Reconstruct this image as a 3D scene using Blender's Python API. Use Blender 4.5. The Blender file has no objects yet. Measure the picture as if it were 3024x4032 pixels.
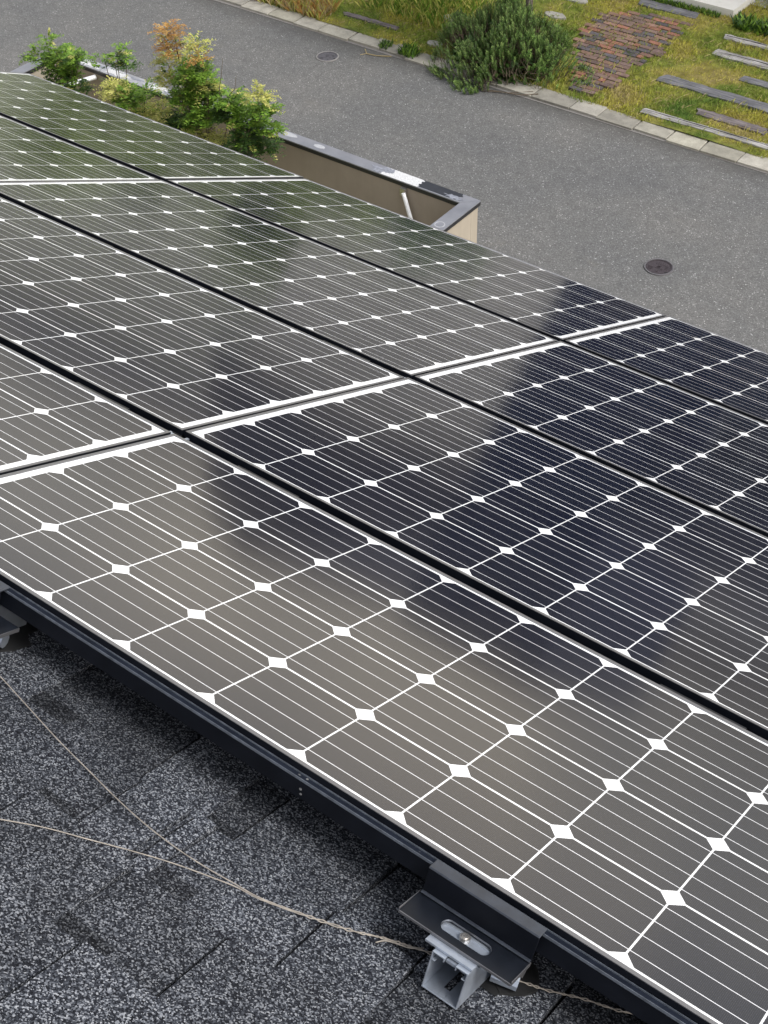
import bpy, bmesh, math, random
import numpy as np
from mathutils import Vector, Matrix
random.seed(7)
rng = np.random.default_rng(7)
D = bpy.data
C = bpy.context.scene.collection
SC = bpy.context.scene

# ------------------------------------------------------------ camera
cam_d = D.cameras.new('camera')
cam = D.objects.new('camera', cam_d); C.objects.link(cam)
R = ((0.8001121927504544, -0.40427943150130924, 0.44314627413164087),
     (0.5994194656231484, 0.5668591807732876, -0.5651256262132686),
     (-0.022732867025017978, 0.7177944068022222, 0.6958839029021966))
M = Matrix(R).to_4x4(); M.translation = Vector((0, 0, 8.8))
cam.matrix_world = M
cam_d.sensor_fit = 'HORIZONTAL'; cam_d.sensor_width = 36.0
cam_d.lens = 5220.1 / 3024 * 36.0
cam_d.clip_start = 0.05; cam_d.clip_end = 2000
SC.camera = cam

# ------------------------------------------------------------ sky, sun, exposure
SUN_EL, SUN_AZ = math.radians(52), math.radians(80)      # azimuth clockwise from +Y (towards +X)
w = D.worlds.new('World'); SC.world = w; w.use_nodes = True
nt = w.node_tree; nt.nodes.clear()
def N_(t, **k):
    n = nt.nodes.new(t)
    for a, b in k.items(): setattr(n, a, b)
    return n
out = N_('ShaderNodeOutputWorld'); bg = N_('ShaderNodeBackground')
sky = N_('ShaderNodeTexSky'); sky.sky_type = 'NISHITA'; sky.sun_disc = False
sky.sun_elevation = SUN_EL; sky.sun_rotation = SUN_AZ
sky.air_density = 1.0; sky.dust_density = 3.0; sky.ozone_density = 1.0
hs = N_('ShaderNodeHueSaturation'); hs.inputs['Saturation'].default_value = 0.22
tc = N_('ShaderNodeTexCoord')
cl = N_('ShaderNodeTexNoise'); cl.inputs['Scale'].default_value = 2.6; cl.inputs['Detail'].default_value = 6
cr = N_('ShaderNodeValToRGB')
cr.color_ramp.elements[0].position = 0.38; cr.color_ramp.elements[0].color = (0.76, 0.78, 0.82, 1)
cr.color_ramp.elements[1].position = 0.62; cr.color_ramp.elements[1].color = (1.46, 1.37, 1.25, 1)
mx = N_('ShaderNodeMix', data_type='RGBA', blend_type='MULTIPLY'); mx.inputs[0].default_value = 1.0
L = nt.links.new
L(tc.outputs['Generated'], cl.inputs['Vector']); L(cl.outputs['Fac'], cr.inputs['Fac'])
L(sky.outputs[0], hs.inputs['Color']); L(hs.outputs[0], mx.inputs[6]); L(cr.outputs[0], mx.inputs[7])
sp_ = N_('ShaderNodeSeparateXYZ'); L(tc.outputs['Generated'], sp_.inputs[0])
hz = N_('ShaderNodeValToRGB'); L(sp_.outputs[2], hz.inputs['Fac'])
hz.color_ramp.elements[0].position = 0.0; hz.color_ramp.elements[0].color = (1.12, 1.09, 1.03, 1)
hz.color_ramp.elements[1].position = 0.5; hz.color_ramp.elements[1].color = (0.72, 0.76, 0.83, 1)
e_ = hz.color_ramp.elements.new(0.14); e_.color = (1.36, 1.25, 1.08, 1); e_ = hz.color_ramp.elements.new(0.30); e_.color = (1.10, 1.03, 0.94, 1)
m2 = N_('ShaderNodeMix', data_type='RGBA', blend_type='MULTIPLY'); m2.inputs[0].default_value = 1.0
L(mx.outputs[2], m2.inputs[6]); L(hz.outputs[0], m2.inputs[7])
L(m2.outputs[2], bg.inputs['Color']); bg.inputs['Strength'].default_value = 0.15
L(bg.outputs[0], out.inputs['Surface'])
sd = D.lights.new('sun', 'SUN'); sun = D.objects.new('sun', sd); C.objects.link(sun)
sd.energy = 1.2; sd.angle = math.radians(22); sd.color = (1, 0.96, 0.9)
dirv = Vector((math.sin(SUN_AZ) * math.cos(SUN_EL), math.cos(SUN_AZ) * math.cos(SUN_EL), math.sin(SUN_EL)))
sun.rotation_euler = dirv.to_track_quat('Z', 'Y').to_euler()
SC.view_settings.view_transform = 'Standard'; SC.view_settings.look = 'None'
SC.view_settings.gamma = 1.0; SC.view_settings.use_curve_mapping = False
SC.view_settings.exposure = 1.0

# ------------------------------------------------------------ material helpers
class NT:
    """tiny node-graph writer"""
    def __init__(s, name):
        s.m = D.materials.new(name); s.m.use_nodes = True
        s.t = s.m.node_tree; s.t.nodes.clear()
        s.out = s.t.nodes.new('ShaderNodeOutputMaterial')
        s.b = s.t.nodes.new('ShaderNodeBsdfPrincipled')
        s.t.links.new(s.b.outputs[0], s.out.inputs[0])
    def n(s, typ, ins=None, **k):
        nd = s.t.nodes.new(typ)
        for a, b in k.items(): setattr(nd, a, b)
        for a, b in (ins or {}).items(): s.put(nd.inputs[a], b)
        return nd
    def put(s, sock, v):
        if isinstance(v, bpy.types.NodeSocket): s.t.links.new(v, sock)
        else: sock.default_value = v
    def math(s, op, a, b=0.0, c=None):
        nd = s.t.nodes.new('ShaderNodeMath'); nd.operation = op
        s.put(nd.inputs[0], a); s.put(nd.inputs[1], b)
        if c is not None: s.put(nd.inputs[2], c)
        return nd.outputs[0]
    def mix(s, f, a, b, mode='MIX'):
        nd = s.t.nodes.new('ShaderNodeMix'); nd.data_type = 'RGBA'; nd.blend_type = mode
        s.put(nd.inputs[0], f); s.put(nd.inputs[6], a); s.put(nd.inputs[7], b)
        return nd.outputs[2]
    def obj(s): return s.n('ShaderNodeTexCoord').outputs['Object']
    def geo(s): return s.n('ShaderNodeNewGeometry').outputs['Position']
    def noise(s, vec, scale, detail=4, rough=0.5, out='Fac'):
        return s.n('ShaderNodeTexNoise', {'Vector': vec, 'Scale': scale, 'Detail': detail, 'Roughness': rough}).outputs[out]
    def ramp(s, fac, stops):
        nd = s.n('ShaderNodeValToRGB', {'Fac': fac}); e = nd.color_ramp.elements
        while len(e) < len(stops): e.new(0.5)
        for q, (p, c) in zip(e, stops):
            q.position = p; q.color = (c, c, c, 1) if isinstance(c, (int, float)) else (*c, 1)
        return nd.outputs[0]
    def bump(s, h, strength, dist):
        nd = s.n('ShaderNodeBump', {'Height': h, 'Strength': strength, 'Distance': dist})
        s.put(s.b.inputs['Normal'], nd.outputs[0])
    def set(s, **k):
        for a, v in k.items(): s.put(s.b.inputs[a.replace('_', ' ')], v)
        return s.m

def simple(name, col, rough=0.5, metal=0.0, var=0.12, scale=20, bump=0.0, spec=0.5):
    g = NT(name); p = g.obj()
    f = g.noise(p, scale, 5, 0.6)
    c = g.mix(g.ramp(f, [(0.3, 0.0), (0.7, 1.0)]), tuple(x * (1 - var) for x in col) + (1,), tuple(x * (1 + var) for x in col) + (1,))
    r = g.math('MULTIPLY_ADD', f, 0.25, rough - 0.12)
    if bump: g.bump(f, bump, 0.01)
    return g.set(Base_Color=c, Roughness=r, Metallic=metal, Specular_IOR_Level=spec)

P = 0.158
def panel_mat(nv):
    g = NT('cell_laminate'); m = g.math
    sep = g.n('ShaderNodeSeparateXYZ', {0: g.obj()}); X, Y = sep.outputs[0], sep.outputs[1]
    def cellc(c):          # mm from the nearest cell line, inside one pitch
        fr = m('MULTIPLY', m('FRACT', m('DIVIDE', m('ADD', c, P * 20), P)), P * 1000)
        return fr, m('MINIMUM', fr, m('SUBTRACT', P * 1000, fr))
    fx, dx = cellc(X); fy, dy = cellc(Y)
    inside = m('MULTIPLY', m('GREATER_THAN', dx, 1.30), m('GREATER_THAN', dy, 1.75))
    inside = m('MULTIPLY', inside, m('GREATER_THAN', m('ADD', dx, dy), 18.4))
    for c, n in ((X, 10), (Y, nv)):
        inside = m('MULTIPLY', inside, m('MULTIPLY', m('GREATER_THAN', c, 0.0), m('LESS_THAN', c, n * P)))
    bus = 0.0
    for bpos in (25.0, 61.0, 97.0, 133.0):
        bus = m('MAXIMUM', bus, m('LESS_THAN', m('ABSOLUTE', m('SUBTRACT', fy, bpos)), 0.66))
    finger = m('LESS_THAN', m('FRACT', m('DIVIDE', fx, 2.1)), 0.09)
    # slight tone difference from cell to cell
    cid = g.n('ShaderNodeCombineXYZ', {0: m('FLOOR', m('DIVIDE', X, P)), 1: m('FLOOR', m('DIVIDE', Y, P)), 2: 0.0})
    oi = g.n('ShaderNodeObjectInfo').outputs['Random']
    wn = g.n('ShaderNodeTexWhiteNoise', {'Vector': cid.outputs[0], 'W': oi}, noise_dimensions='4D').outputs['Value']
    cell = g.mix(wn, (0.0015, 0.0028, 0.0095, 1), (0.0045, 0.0060, 0.0130, 1))
    cell = g.mix(m('MULTIPLY', finger, 0.45), cell, (0.12, 0.12, 0.125, 1))
    dust = g.ramp(g.noise(g.obj(), 900, 2, 0.5), [(0.66, 0.0), (0.74, 1.0)])
    dirt = g.ramp(g.noise(g.obj(), 2.2, 5, 0.6), [(0.35, 0.0), (0.75, 1.0)])
    cell = g.mix(m('MULTIPLY', dust, 0.22), cell, (0.16, 0.14, 0.11, 1))
    cell = g.mix(m('MULTIPLY', dirt, 0.018), cell, (0.22, 0.19, 0.15, 1))
    col = g.mix(bus, cell, (0.66, 0.66, 0.67, 1))
    back = g.mix(g.ramp(g.noise(g.obj(), 14, 5, 0.7), [(0.4, 0.0), (0.75, 1.0)]), (0.80, 0.81, 0.82, 1), (0.66, 0.65, 0.62, 1))
    col = g.mix(inside, back, col)
    # rolled, faintly dimpled solar glass: broad, soft mirror images
    g.bump(g.noise(g.obj(), 220, 2, 0.5), 0.035, 0.001)
    return g.set(Base_Color=col, Roughness=g.math('MULTIPLY_ADD', dirt, 0.05, 0.085), IOR=1.6, Specular_IOR_Level=0.5,
                 Coat_Weight=0.0)

M_ = {}
M_['lam5'] = panel_mat(5); M_['lam4'] = panel_mat(4)
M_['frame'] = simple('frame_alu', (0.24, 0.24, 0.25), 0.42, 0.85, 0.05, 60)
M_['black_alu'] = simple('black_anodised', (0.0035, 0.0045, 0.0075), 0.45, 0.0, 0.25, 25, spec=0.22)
M_['clamp'] = simple('dark_clamp_alu', (0.006, 0.0075, 0.011), 0.36, 0.0, 0.3, 30, spec=0.26)
M_['alu'] = simple('bare_aluminium', (0.40, 0.44, 0.50), 0.40, 0.65, 0.12, 60)
M_['ledge'] = simple('skylit_ledge', (0.009, 0.012, 0.020), 0.36, 0.0, 0.3, 40, spec=0.5)
M_['lip'] = simple('clamp_lip', (0.030, 0.035, 0.045), 0.38, 0.0, 0.3, 40, spec=0.5)
M_['edge_line'] = simple('pale_edge', (0.12, 0.135, 0.16), 0.35, 0.3, 0.3, 80)
M_['coping_light'] = simple('weathered_coping', (0.30, 0.305, 0.32), 0.5, 0.1, 0.2, 7)
M_['steel'] = simple('stainless', (0.5, 0.48, 0.45), 0.35, 0.9, 0.3, 120)
M_['rubber'] = simple('black_butyl', (0.012, 0.012, 0.012), 0.6, 0, 0.2, 40)
M_['wire'] = simple('aged_wire', (0.36, 0.32, 0.27), 0.5, 0.25, 0.3, 60)
M_['scuff'] = simple('scuff', (0.14, 0.14, 0.14), 0.6)

def shingle_mat():
    g = NT('shingle_granules'); p = g.obj()
    v1 = g.n('ShaderNodeTexVoronoi', {'Vector': p, 'Scale': 540.0}).outputs['Color']
    s1 = g.n('ShaderNodeSeparateColor', {0: v1}).outputs[0]
    at = g.n('ShaderNodeAttribute', attribute_name='tone').outputs['Color']
    gr = g.ramp(s1, [(0.0, (0.006, 0.0065, 0.009)), (0.40, (0.020, 0.022, 0.028)), (0.66, (0.060, 0.066, 0.078)), (0.87, (0.185, 0.195, 0.215)), (1.0, (0.31, 0.32, 0.335))])
    cloud = g.ramp(g.noise(p, 9, 4, 0.6), [(0.3, 0.68), (0.7, 1.15)])
    c = g.mix(1.0, gr, at, 'MULTIPLY'); c = g.mix(1.0, c, cloud, 'MULTIPLY')
    g.bump(s1, 0.5, 0.0015)
    return g.set(Base_Color=c, Roughness=0.9, Specular_IOR_Level=0.15)
M_['shingle'] = shingle_mat()
M_['bitumen'] = simple('bitumen', (0.008, 0.008, 0.008), 0.9, spec=0.1)

def asphalt_mat():
    g = NT('asphalt'); p = g.geo()
    v = g.n('ShaderNodeTexVoronoi', {'Vector': p, 'Scale': 88.0})
    s = g.n('ShaderNodeSeparateColor', {0: v.outputs['Color']}).outputs[0]
    st = g.ramp(s, [(0.0, 0.092), (0.5, 0.115), (0.88, 0.142), (0.965, 0.165), (0.992, 0.27), (1.0, 0.38)])
    big = g.ramp(g.noise(p, 0.55, 5, 0.6), [(0.3, (0.86, 0.865, 0.88)), (0.5, (1.0, 0.995, 0.98)), (0.7, (1.14, 1.11, 1.07))])
    mid = g.ramp(g.noise(p, 7, 4, 0.6), [(0.3, 0.90), (0.7, 1.10)])
    fine = g.ramp(g.noise(p, 90, 2, 0.6), [(0.3, 0.80), (0.7, 1.22)])
    c = g.mix(1.0, st, big, 'MULTIPLY'); c = g.mix(1.0, c, mid, 'MULTIPLY'); c = g.mix(1.0, c, fine, 'MULTIPLY')
    c = g.mix(1.0, c, (1.0, 1.0, 0.985, 1), 'MULTIPLY')
    # old water tracks and a dirty margin along the kerb
    sx = g.n('ShaderNodeSeparateXYZ', {0: p}); edge = g.math('ABSOLUTE', g.math('SUBTRACT', sx.outputs[1], 14.95))
    edge = g.math('ADD', edge, g.math('MULTIPLY', g.noise(p, 2.5, 5, 0.7), 0.5))
    c = g.mix(g.ramp(edge, [(0.25, 0.55), (0.62, 0.0)]), c, (0.055, 0.052, 0.046, 1))
    blot = g.ramp(g.noise(p, 1.7, 6, 0.75), [(0.60, 0.0), (0.74, 1.0)])
    c = g.mix(g.math('MULTIPLY', blot, 0.30), c, (0.17, 0.155, 0.13, 1))
    g.bump(s, 0.4, 0.004)
    return g.set(Base_Color=c, Roughness=0.85, Specular_IOR_Level=0.25)
M_['asphalt'] = asphalt_mat()

def concrete_mat(name, col, sc=6):
    g = NT(name); p = g.geo()
    f1 = g.ramp(g.noise(p, sc, 6, 0.65), [(0.3, 0.72), (0.7, 1.15)])
    f2 = g.ramp(g.noise(p, 120, 3, 0.6), [(0.35, 0.85), (0.7, 1.12)])
    oi = g.n('ShaderNodeAttribute', attribute_name='tone').outputs['Color']
    c = g.mix(1.0, (*col, 1), f1, 'MULTIPLY'); c = g.mix(1.0, c, f2, 'MULTIPLY'); c = g.mix(1.0, c, oi, 'MULTIPLY')
    g.bump(g.noise(p, 90, 4, 0.6), 0.25, 0.004)
    return g.set(Base_Color=c, Roughness=0.88, Specular_IOR_Level=0.25)
M_['kerb'] = concrete_mat('kerb_concrete', (0.37, 0.35, 0.305))
M_['stone'] = concrete_mat('flat_stone', (0.30, 0.29, 0.26))
M_['brick'] = concrete_mat('paving_brick', (1.0, 1.0, 1.0), 14)

def stucco(name, a, b):
    g = NT(name); p = g.geo()
    f = g.ramp(g.noise(p, 2.0, 6, 0.65), [(0.3, 0.0), (0.7, 1.0)])
    c = g.mix(f, (*a, 1), (*b, 1))
    st = g.n('ShaderNodeVectorMath', {0: p, 1: (9, 9, 0.8)}, operation='MULTIPLY').outputs[0]
    c = g.mix(1.0, c, g.ramp(g.noise(st, 1.0, 4, 0.6), [(0.35, 0.96), (0.65, 1.02)]), 'MULTIPLY')
    g.bump(g.noise(p, 160, 3, 0.6), 0.3, 0.003)
    return g.set(Base_Color=c, Roughness=0.9, Specular_IOR_Level=0.2)
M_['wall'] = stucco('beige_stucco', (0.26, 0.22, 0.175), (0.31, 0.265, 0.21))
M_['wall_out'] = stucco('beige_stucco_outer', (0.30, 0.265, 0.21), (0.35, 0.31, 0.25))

def coping_mat():
    g = NT('painted_coping'); p = g.geo()
    sep = g.n('ShaderNodeSeparateXYZ', {0: p})
    n = g.noise(p, 3.2, 6, 0.65)
    base = g.mix(g.ramp(n, [(0.35, 0.0), (0.7, 1.0)]), (0.17, 0.175, 0.195, 1), (0.235, 0.24, 0.26, 1))
    return g.set(Base_Color=base, Roughness=0.45, Metallic=0.2)
M_['coping'] = coping_mat()
M_['coping_lip'] = simple('coping_edge', (0.014, 0.014, 0.016), 0.5)
M_['peel'] = simple('bare_zinc', (0.52, 0.52, 0.52), 0.6, 0.0, 0.25, 60)
M_['peel_edge'] = simple('lifted_paint', (0.20, 0.21, 0.24), 0.6, 0.0, 0.3, 40)
M_['darkpaint'] = simple('fresh_dark_paint', (0.018, 0.02, 0.026), 0.6, 0.0, 0.3, 14)
M_['stain'] = simple('pale_stain', (0.36, 0.365, 0.38), 0.5, 0.0, 0.15, 40)
M_['rod'] = simple('white_painted_tube', (0.72, 0.73, 0.74), 0.4)
M_['iron'] = simple('cast_iron_brown', (0.055, 0.045, 0.050), 0.55, 0.2, 0.5, 60)
M_['iron_rim'] = simple('worn_rim', (0.14, 0.135, 0.14), 0.5, 0.3, 0.3, 40)
M_['iron2'] = simple('cast_iron_grey', (0.11, 0.105, 0.115), 0.5, 0.3, 0.4, 60)
M_['iron2_rim'] = simple('pale_rim', (0.24, 0.23, 0.22), 0.55, 0.1, 0.2, 40)
M_['iron_dark'] = simple('recess', (0.012, 0.011, 0.012), 0.7)

def timber_mat(name, a, b, cc):
    g = NT(name); p = g.obj()
    st = g.n('ShaderNodeVectorMath', {0: p, 1: (1.2, 26, 26)}, operation='MULTIPLY').outputs[0]
    f = g.ramp(g.noise(st, 1.6, 6, 0.7), [(0.3, a), (0.5, b), (0.72, cc)])
    pt = g.ramp(g.noise(p, 5, 4, 0.6), [(0.35, 0.8), (0.65, 1.1)])
    g.bump(g.noise(st, 1.6, 6, 0.7), 0.6, 0.01)
    return g.set(Base_Color=g.mix(1.0, f, pt, 'MULTIPLY'), Roughness=0.9, Specular_IOR_Level=0.15)
M_['timber_grey'] = timber_mat('grey_timber', (0.05, 0.05, 0.052), (0.14, 0.14, 0.15), (0.22, 0.22, 0.23))
M_['timber_white'] = timber_mat('bleached_timber', (0.03, 0.028, 0.026), (0.28, 0.27, 0.26), (0.46, 0.45, 0.44))
M_['timber_brown'] = timber_mat('brown_grey_timber', (0.05, 0.042, 0.042), (0.15, 0.13, 0.13), (0.24, 0.215, 0.21))

def lawn_mat(name, blades):
    g = NT(name); p = g.geo()
    f = g.noise(p, 1.1, 5, 0.6); f2 = g.noise(p, 9 if not blades else 30, 4, 0.6)
    if blades:
        a = g.ramp(f, [(0.30, (0.075, 0.14, 0.022)), (0.45, (0.18, 0.23, 0.035)), (0.58, (0.36, 0.34, 0.055)), (0.72, (0.30, 0.25, 0.09))])
        oi = g.ramp(f2, [(0.3, 0.6), (0.7, 1.35)])
    else:
        a = g.ramp(f, [(0.30, (0.06, 0.10, 0.018)), (0.45, (0.13, 0.15, 0.03)), (0.6, (0.20, 0.17, 0.05)), (0.75, (0.20, 0.155, 0.085))])
        oi = g.ramp(f2, [(0.3, 0.6), (0.7, 1.25)])
    c = g.mix(1.0, a, oi, 'MULTIPLY')
    g.set(Base_Color=c, Roughness=0.8, Specular_IOR_Level=0.15)
    return g.m
M_['farground'] = simple('far_ground', (0.20, 0.195, 0.18), 0.9, 0, 0.3, 0.3); M_['field'] = simple('field_grass', (0.26, 0.36, 0.05), 0.9, 0, 0.3, 0.6); M_['lawn'] = lawn_mat('lawn_soil', False); M_['grass'] = lawn_mat('grass_blades', True)
M_['dry'] = simple('dry_grass', (0.34, 0.27, 0.13), 0.9, 0, 0.3, 5)

def leaf(name, a, b, trans=0.25):
    g = NT(name); p = g.geo()
    f = g.n('ShaderNodeNewGeometry').outputs['Random Per Island']
    f2 = g.ramp(g.noise(p, 7, 3, 0.5), [(0.3, 0.7), (0.7, 1.25)])
    c = g.mix(f, (*a, 1), (*b, 1)); c = g.mix(1.0, c, f2, 'MULTIPLY')
    g.set(Base_Color=c, Roughness=0.5, Specular_IOR_Level=0.3)
    tr = g.n('ShaderNodeBsdfTranslucent', {'Color': c})
    ms = g.n('ShaderNodeMixShader', {0: trans, 1: g.b.outputs[0], 2: tr.outputs[0]})
    g.t.links.new(ms.outputs[0], g.out.inputs[0]); return g.m
M_['leaf_g'] = leaf('leaf_green', (0.07, 0.16, 0.018), (0.22, 0.35, 0.045))
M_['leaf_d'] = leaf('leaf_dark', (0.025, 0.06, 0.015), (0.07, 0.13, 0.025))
M_['leaf_y'] = leaf('leaf_lime', (0.30, 0.34, 0.06), (0.58, 0.54, 0.18))
M_['leaf_o'] = leaf('leaf_rust', (0.32, 0.15, 0.05), (0.50, 0.33, 0.10))
M_['rose'] = leaf('rosemary_needle', (0.05, 0.115, 0.025), (0.14, 0.245, 0.05), 0.2)
M_['rose2'] = leaf('rosemary_tip', (0.16, 0.28, 0.06), (0.27, 0.39, 0.10), 0.2)
M_['twig'] = simple('twig', (0.10, 0.075, 0.05), 0.85)
M_['bark'] = simple('bark', (0.13, 0.11, 0.095), 0.9, 0, 0.4, 25, bump=0.6)
M_['farleaf'] = leaf('far_foliage', (0.20, 0.29, 0.04), (0.36, 0.45, 0.09))
M_['tile'] = simple('porch_tile', (0.62, 0.61, 0.57), 0.5, 0, 0.05, 6)
M_['joint'] = simple('porch_joint', (0.16, 0.15, 0.14), 0.8)
M_['grout'] = simple('sandy_joint', (0.20, 0.18, 0.10), 0.9, 0, 0.35, 30)
M_['house_grey'] = stucco('house_light_wall', (0.74, 0.72, 0.70), (0.80, 0.78, 0.76))
M_['house_navy'] = simple('navy_cladding', (0.006, 0.016, 0.060), 0.5)
M_['house_roof'] = simple('dark_roof', (0.085, 0.08, 0.092), 0.7, 0, 0.2, 5)
M_['glass'] = simple('window_glass', (0.01, 0.012, 0.016), 0.12, 0, 0.1, 3, spec=0.8)
M_['gutter'] = simple('gutter_brown', (0.05, 0.045, 0.04), 0.5)
M_['path'] = concrete_mat('front_paving', (0.30, 0.30, 0.29), 3)

# ------------------------------------------------------------ mesh helpers
class MB:
    def __init__(s): s.v = []; s.f = []; s.mi = []; s.tone = []
    def face(s, pts, mi=0, tone=1.0):
        b = len(s.v); s.v += [tuple(p) for p in pts]; s.f.append(tuple(range(b, b + len(pts)))); s.mi.append(mi); s.tone.append(tone)
    def prism(s, poly, axis, a, b, mi=0, tone=1.0):
        """closed 2-D polygon swept along axis (0,1,2) from a to b; poly gives the other two coords in xyz order"""
        def mk(p, t):
            q = list(p); q.insert(axis, t); return tuple(q)
        n = len(poly); base = len(s.v)
        s.v += [mk(p, a) for p in poly] + [mk(p, b) for p in poly]
        fs = [tuple(range(base, base + n)), tuple(reversed(range(base + n, base + 2 * n)))]
        fs += [(base + i, base + n + i, base + n + (i + 1) % n, base + (i + 1) % n) for i in range(n)]
        s.f += fs; s.mi += [mi] * len(fs); s.tone += [tone] * len(fs)
    def box(s, x0, x1, y0, y1, z0, z1, mi=0, tone=1.0):
        s.prism([(x0, y0), (x1, y0), (x1, y1), (x0, y1)], 2, z0, z1, mi, tone)
    def tube(s, pts, r, n=6, mi=0, r1=None):
        pts = [Vector(p) for p in pts]; base = len(s.v); m = len(pts)
        up = Vector((0.03, 0.1, 1)).normalized()
        for i, p in enumerate(pts):
            d = (pts[min(i + 1, m - 1)] - pts[max(i - 1, 0)]).normalized()
            a = d.cross(up)
            if a.length < 0.1: a = d.cross(Vector((1, 0, 0)))
            a.normalize(); b = d.cross(a)
            rr = r if r1 is None else r + (r1 - r) * i / (m - 1)
            for k in range(n):
                t = 2 * math.pi * k / n; s.v.append(tuple(p + a * math.cos(t) * rr + b * math.sin(t) * rr))
        for i in range(m - 1):
            for k in range(n):
                s.f.append((base + i * n + k, base + i * n + (k + 1) % n, base + (i + 1) * n + (k + 1) % n, base + (i + 1) * n + k)); s.mi.append(mi); s.tone.append(1)
        s.f.append(tuple(base + k for k in range(n))); s.f.append(tuple(base + (m - 1) * n + k for k in reversed(range(n)))); s.mi += [mi] * 2; s.tone += [1, 1]
    def disc(s, c, r, z0, z1, n=24, mi=0, sy=1.0):
        s.prism([(c[0] + r * math.cos(2 * math.pi * k / n), c[1] + sy * r * math.sin(2 * math.pi * k / n)) for k in range(n)], 2, z0, z1, mi)
    def ringz(s, c, r0, r1, z0, z1, n=40, mi=0):
        for k in range(n):
            a, b = 2 * math.pi * k / n, 2 * math.pi * (k + 1) / n
            P_ = [(c[0] + r * math.cos(t), c[1] + r * math.sin(t)) for r, t in ((r0, a), (r1, a), (r1, b), (r0, b))]
            s.face([(*p, z1) for p in P_], mi)
            s.face([(*P_[1], z0), (*P_[2], z0), (*P_[2], z1), (*P_[1], z1)], mi)
            s.face([(*P_[0], z0), (*P_[0], z1), (*P_[3], z1), (*P_[3], z0)], mi)
    def build(s, name, mats, parent=None, bevel=0.0, smooth=False, recalc=True):
        me = D.meshes.new(name); me.from_pydata(s.v, [], s.f)
        for m in (mats if isinstance(mats, (list, tuple)) else [mats]): me.materials.append(m)
        me.polygons.foreach_set('material_index', s.mi)
        ca = me.color_attributes.new('tone', 'FLOAT_COLOR', 'CORNER')
        cols = []
        for f, t in zip(s.f, s.tone):
            tt = (t, t, t) if isinstance(t, (int, float)) else t
            cols += [tt[0], tt[1], tt[2], 1.0] * len(f)
        ca.data.foreach_set('color', cols)
        if recalc:
            bm = bmesh.new(); bm.from_mesh(me); bmesh.ops.recalc_face_normals(bm, faces=bm.faces); bm.to_mesh(me); bm.free()
        if smooth: me.polygons.foreach_set('use_smooth', [True] * len(me.polygons))
        me.update()
        o = D.objects.new(name, me); C.objects.link(o)
        if parent: o.parent = parent
        if bevel:
            b = o.modifiers.new('b', 'BEVEL'); b.width = bevel; b.segments = 2; b.limit_method = 'ANGLE'
        return o
def tag(o, label, cat, group=None, kind=None):
    o['label'] = label; o['category'] = cat
    if group: o['group'] = group
    if kind: o['kind'] = kind
    return o
def struct(o, kind='structure', label=None, cat=None):
    o['kind'] = kind
    if label: o['label'] = label; o['category'] = cat
    return o
def empty(name, loc=(0, 0, 0), rot=(0, 0, 0)):
    o = D.objects.new(name, None); o.empty_display_size = 0.1; C.objects.link(o); o.location = loc; o.rotation_euler = rot; return o

# ------------------------------------------------------------ roof frame: u along the eaves, v down the slope, w off the glass
TH = math.radians(25); CT, ST = math.cos(TH), math.sin(TH)
CU, CV, CW = 1.50865636, -1.24436034, 0.97196743
def roofpt(u, v, w_):
    return Vector((u - CU, (v - CV) * CT + (w_ - CW) * ST, 8.8 - (v - CV) * ST + (w_ - CW) * CT))
RROT = (-TH, 0, 0)
def on_roof(o, u=0, v=0, w_=0):
    o.location = roofpt(u, v, w_); o.rotation_euler = RROT; return o

# ------------------------------------------------------------ GROUND, ROAD, LAWN
b = MB(); b.face([(-400, -300, -0.03), (400, -300, -0.03), (400, 700, -0.03), (-400, 700, -0.03)], 0)
struct(b.build('ground', M_['farground'], recalc=False))
b = MB(); b.face([(-60, 10.08, -0.004), (60, 10.08, -0.004), (60, 14.99, -0.004), (-60, 14.99, -0.004)], 0)
struct(b.build('road', M_['asphalt'], recalc=False))
def lawn_grid():
    b = MB(); nx, ny = 130, 70; x0, x1, y0, y1 = -24, -2, 15.24, 24
    H = lambda x, y: 0.03 + 0.012 * math.sin(x * 2.1 + y) + 0.010 * math.sin(y * 3.3 - x * 1.2)
    for i in range(nx):
        for j in range(ny):
            X0, X1 = x0 + (x1 - x0) * i / nx, x0 + (x1 - x0) * (i + 1) / nx; Y0, Y1 = y0 + (y1 - y0) * j / ny, y0 + (y1 - y0) * (j + 1) / ny
            b.face([(X0, Y0, H(X0, Y0)), (X1, Y0, H(X1, Y0)), (X1, Y1, H(X1, Y1)), (X0, Y1, H(X0, Y1))])
    return b
b = MB(); b.face([(-90, 20.5, .0), (-14.5, 20.5, .0), (-14.5, 70, .0), (-90, 70, .0)]); struct(b.build('field', M_['field'], recalc=False))
struct(lawn_grid().build('lawn', M_['lawn'], recalc=False))

# kerb: flat stones laid end to end, slightly out of line
b = MB(); x = -24.0
joints = [-13.22, -12.74, -12.16, -11.59, -11.09, -10.55, -10.0, -9.5, -8.92, -8.30, -7.87, -7.30, -6.80, -6.31, -5.78, -5.31]
xs = [x_ for x_ in np.arange(-24.2, -13.3, 0.55)] + joints + list(np.arange(-4.75, 12, 0.55))
for k, (a, c) in enumerate(zip(xs, xs[1:])):
    jy = rng.uniform(-0.025, 0.025); t = rng.uniform(0.72, 1.1) if a > -7.4 else rng.uniform(0.6, 0.95)
    g0, g1 = rng.uniform(0.004, 0.012, 2); z = 0.035 + rng.uniform(-0.006, 0.006)
    b.prism([(a + g0, 14.985 + jy), (c - g1, 14.985 + jy + rng.uniform(-0.01, 0.01)), (c - g1 + rng.uniform(-0.015, 0.015), 15.29 + jy), (a + g0, 15.29 + jy)], 2, -0.05, z, 0, (t, t, t * rng.uniform(0.93, 1.0)))
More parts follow.
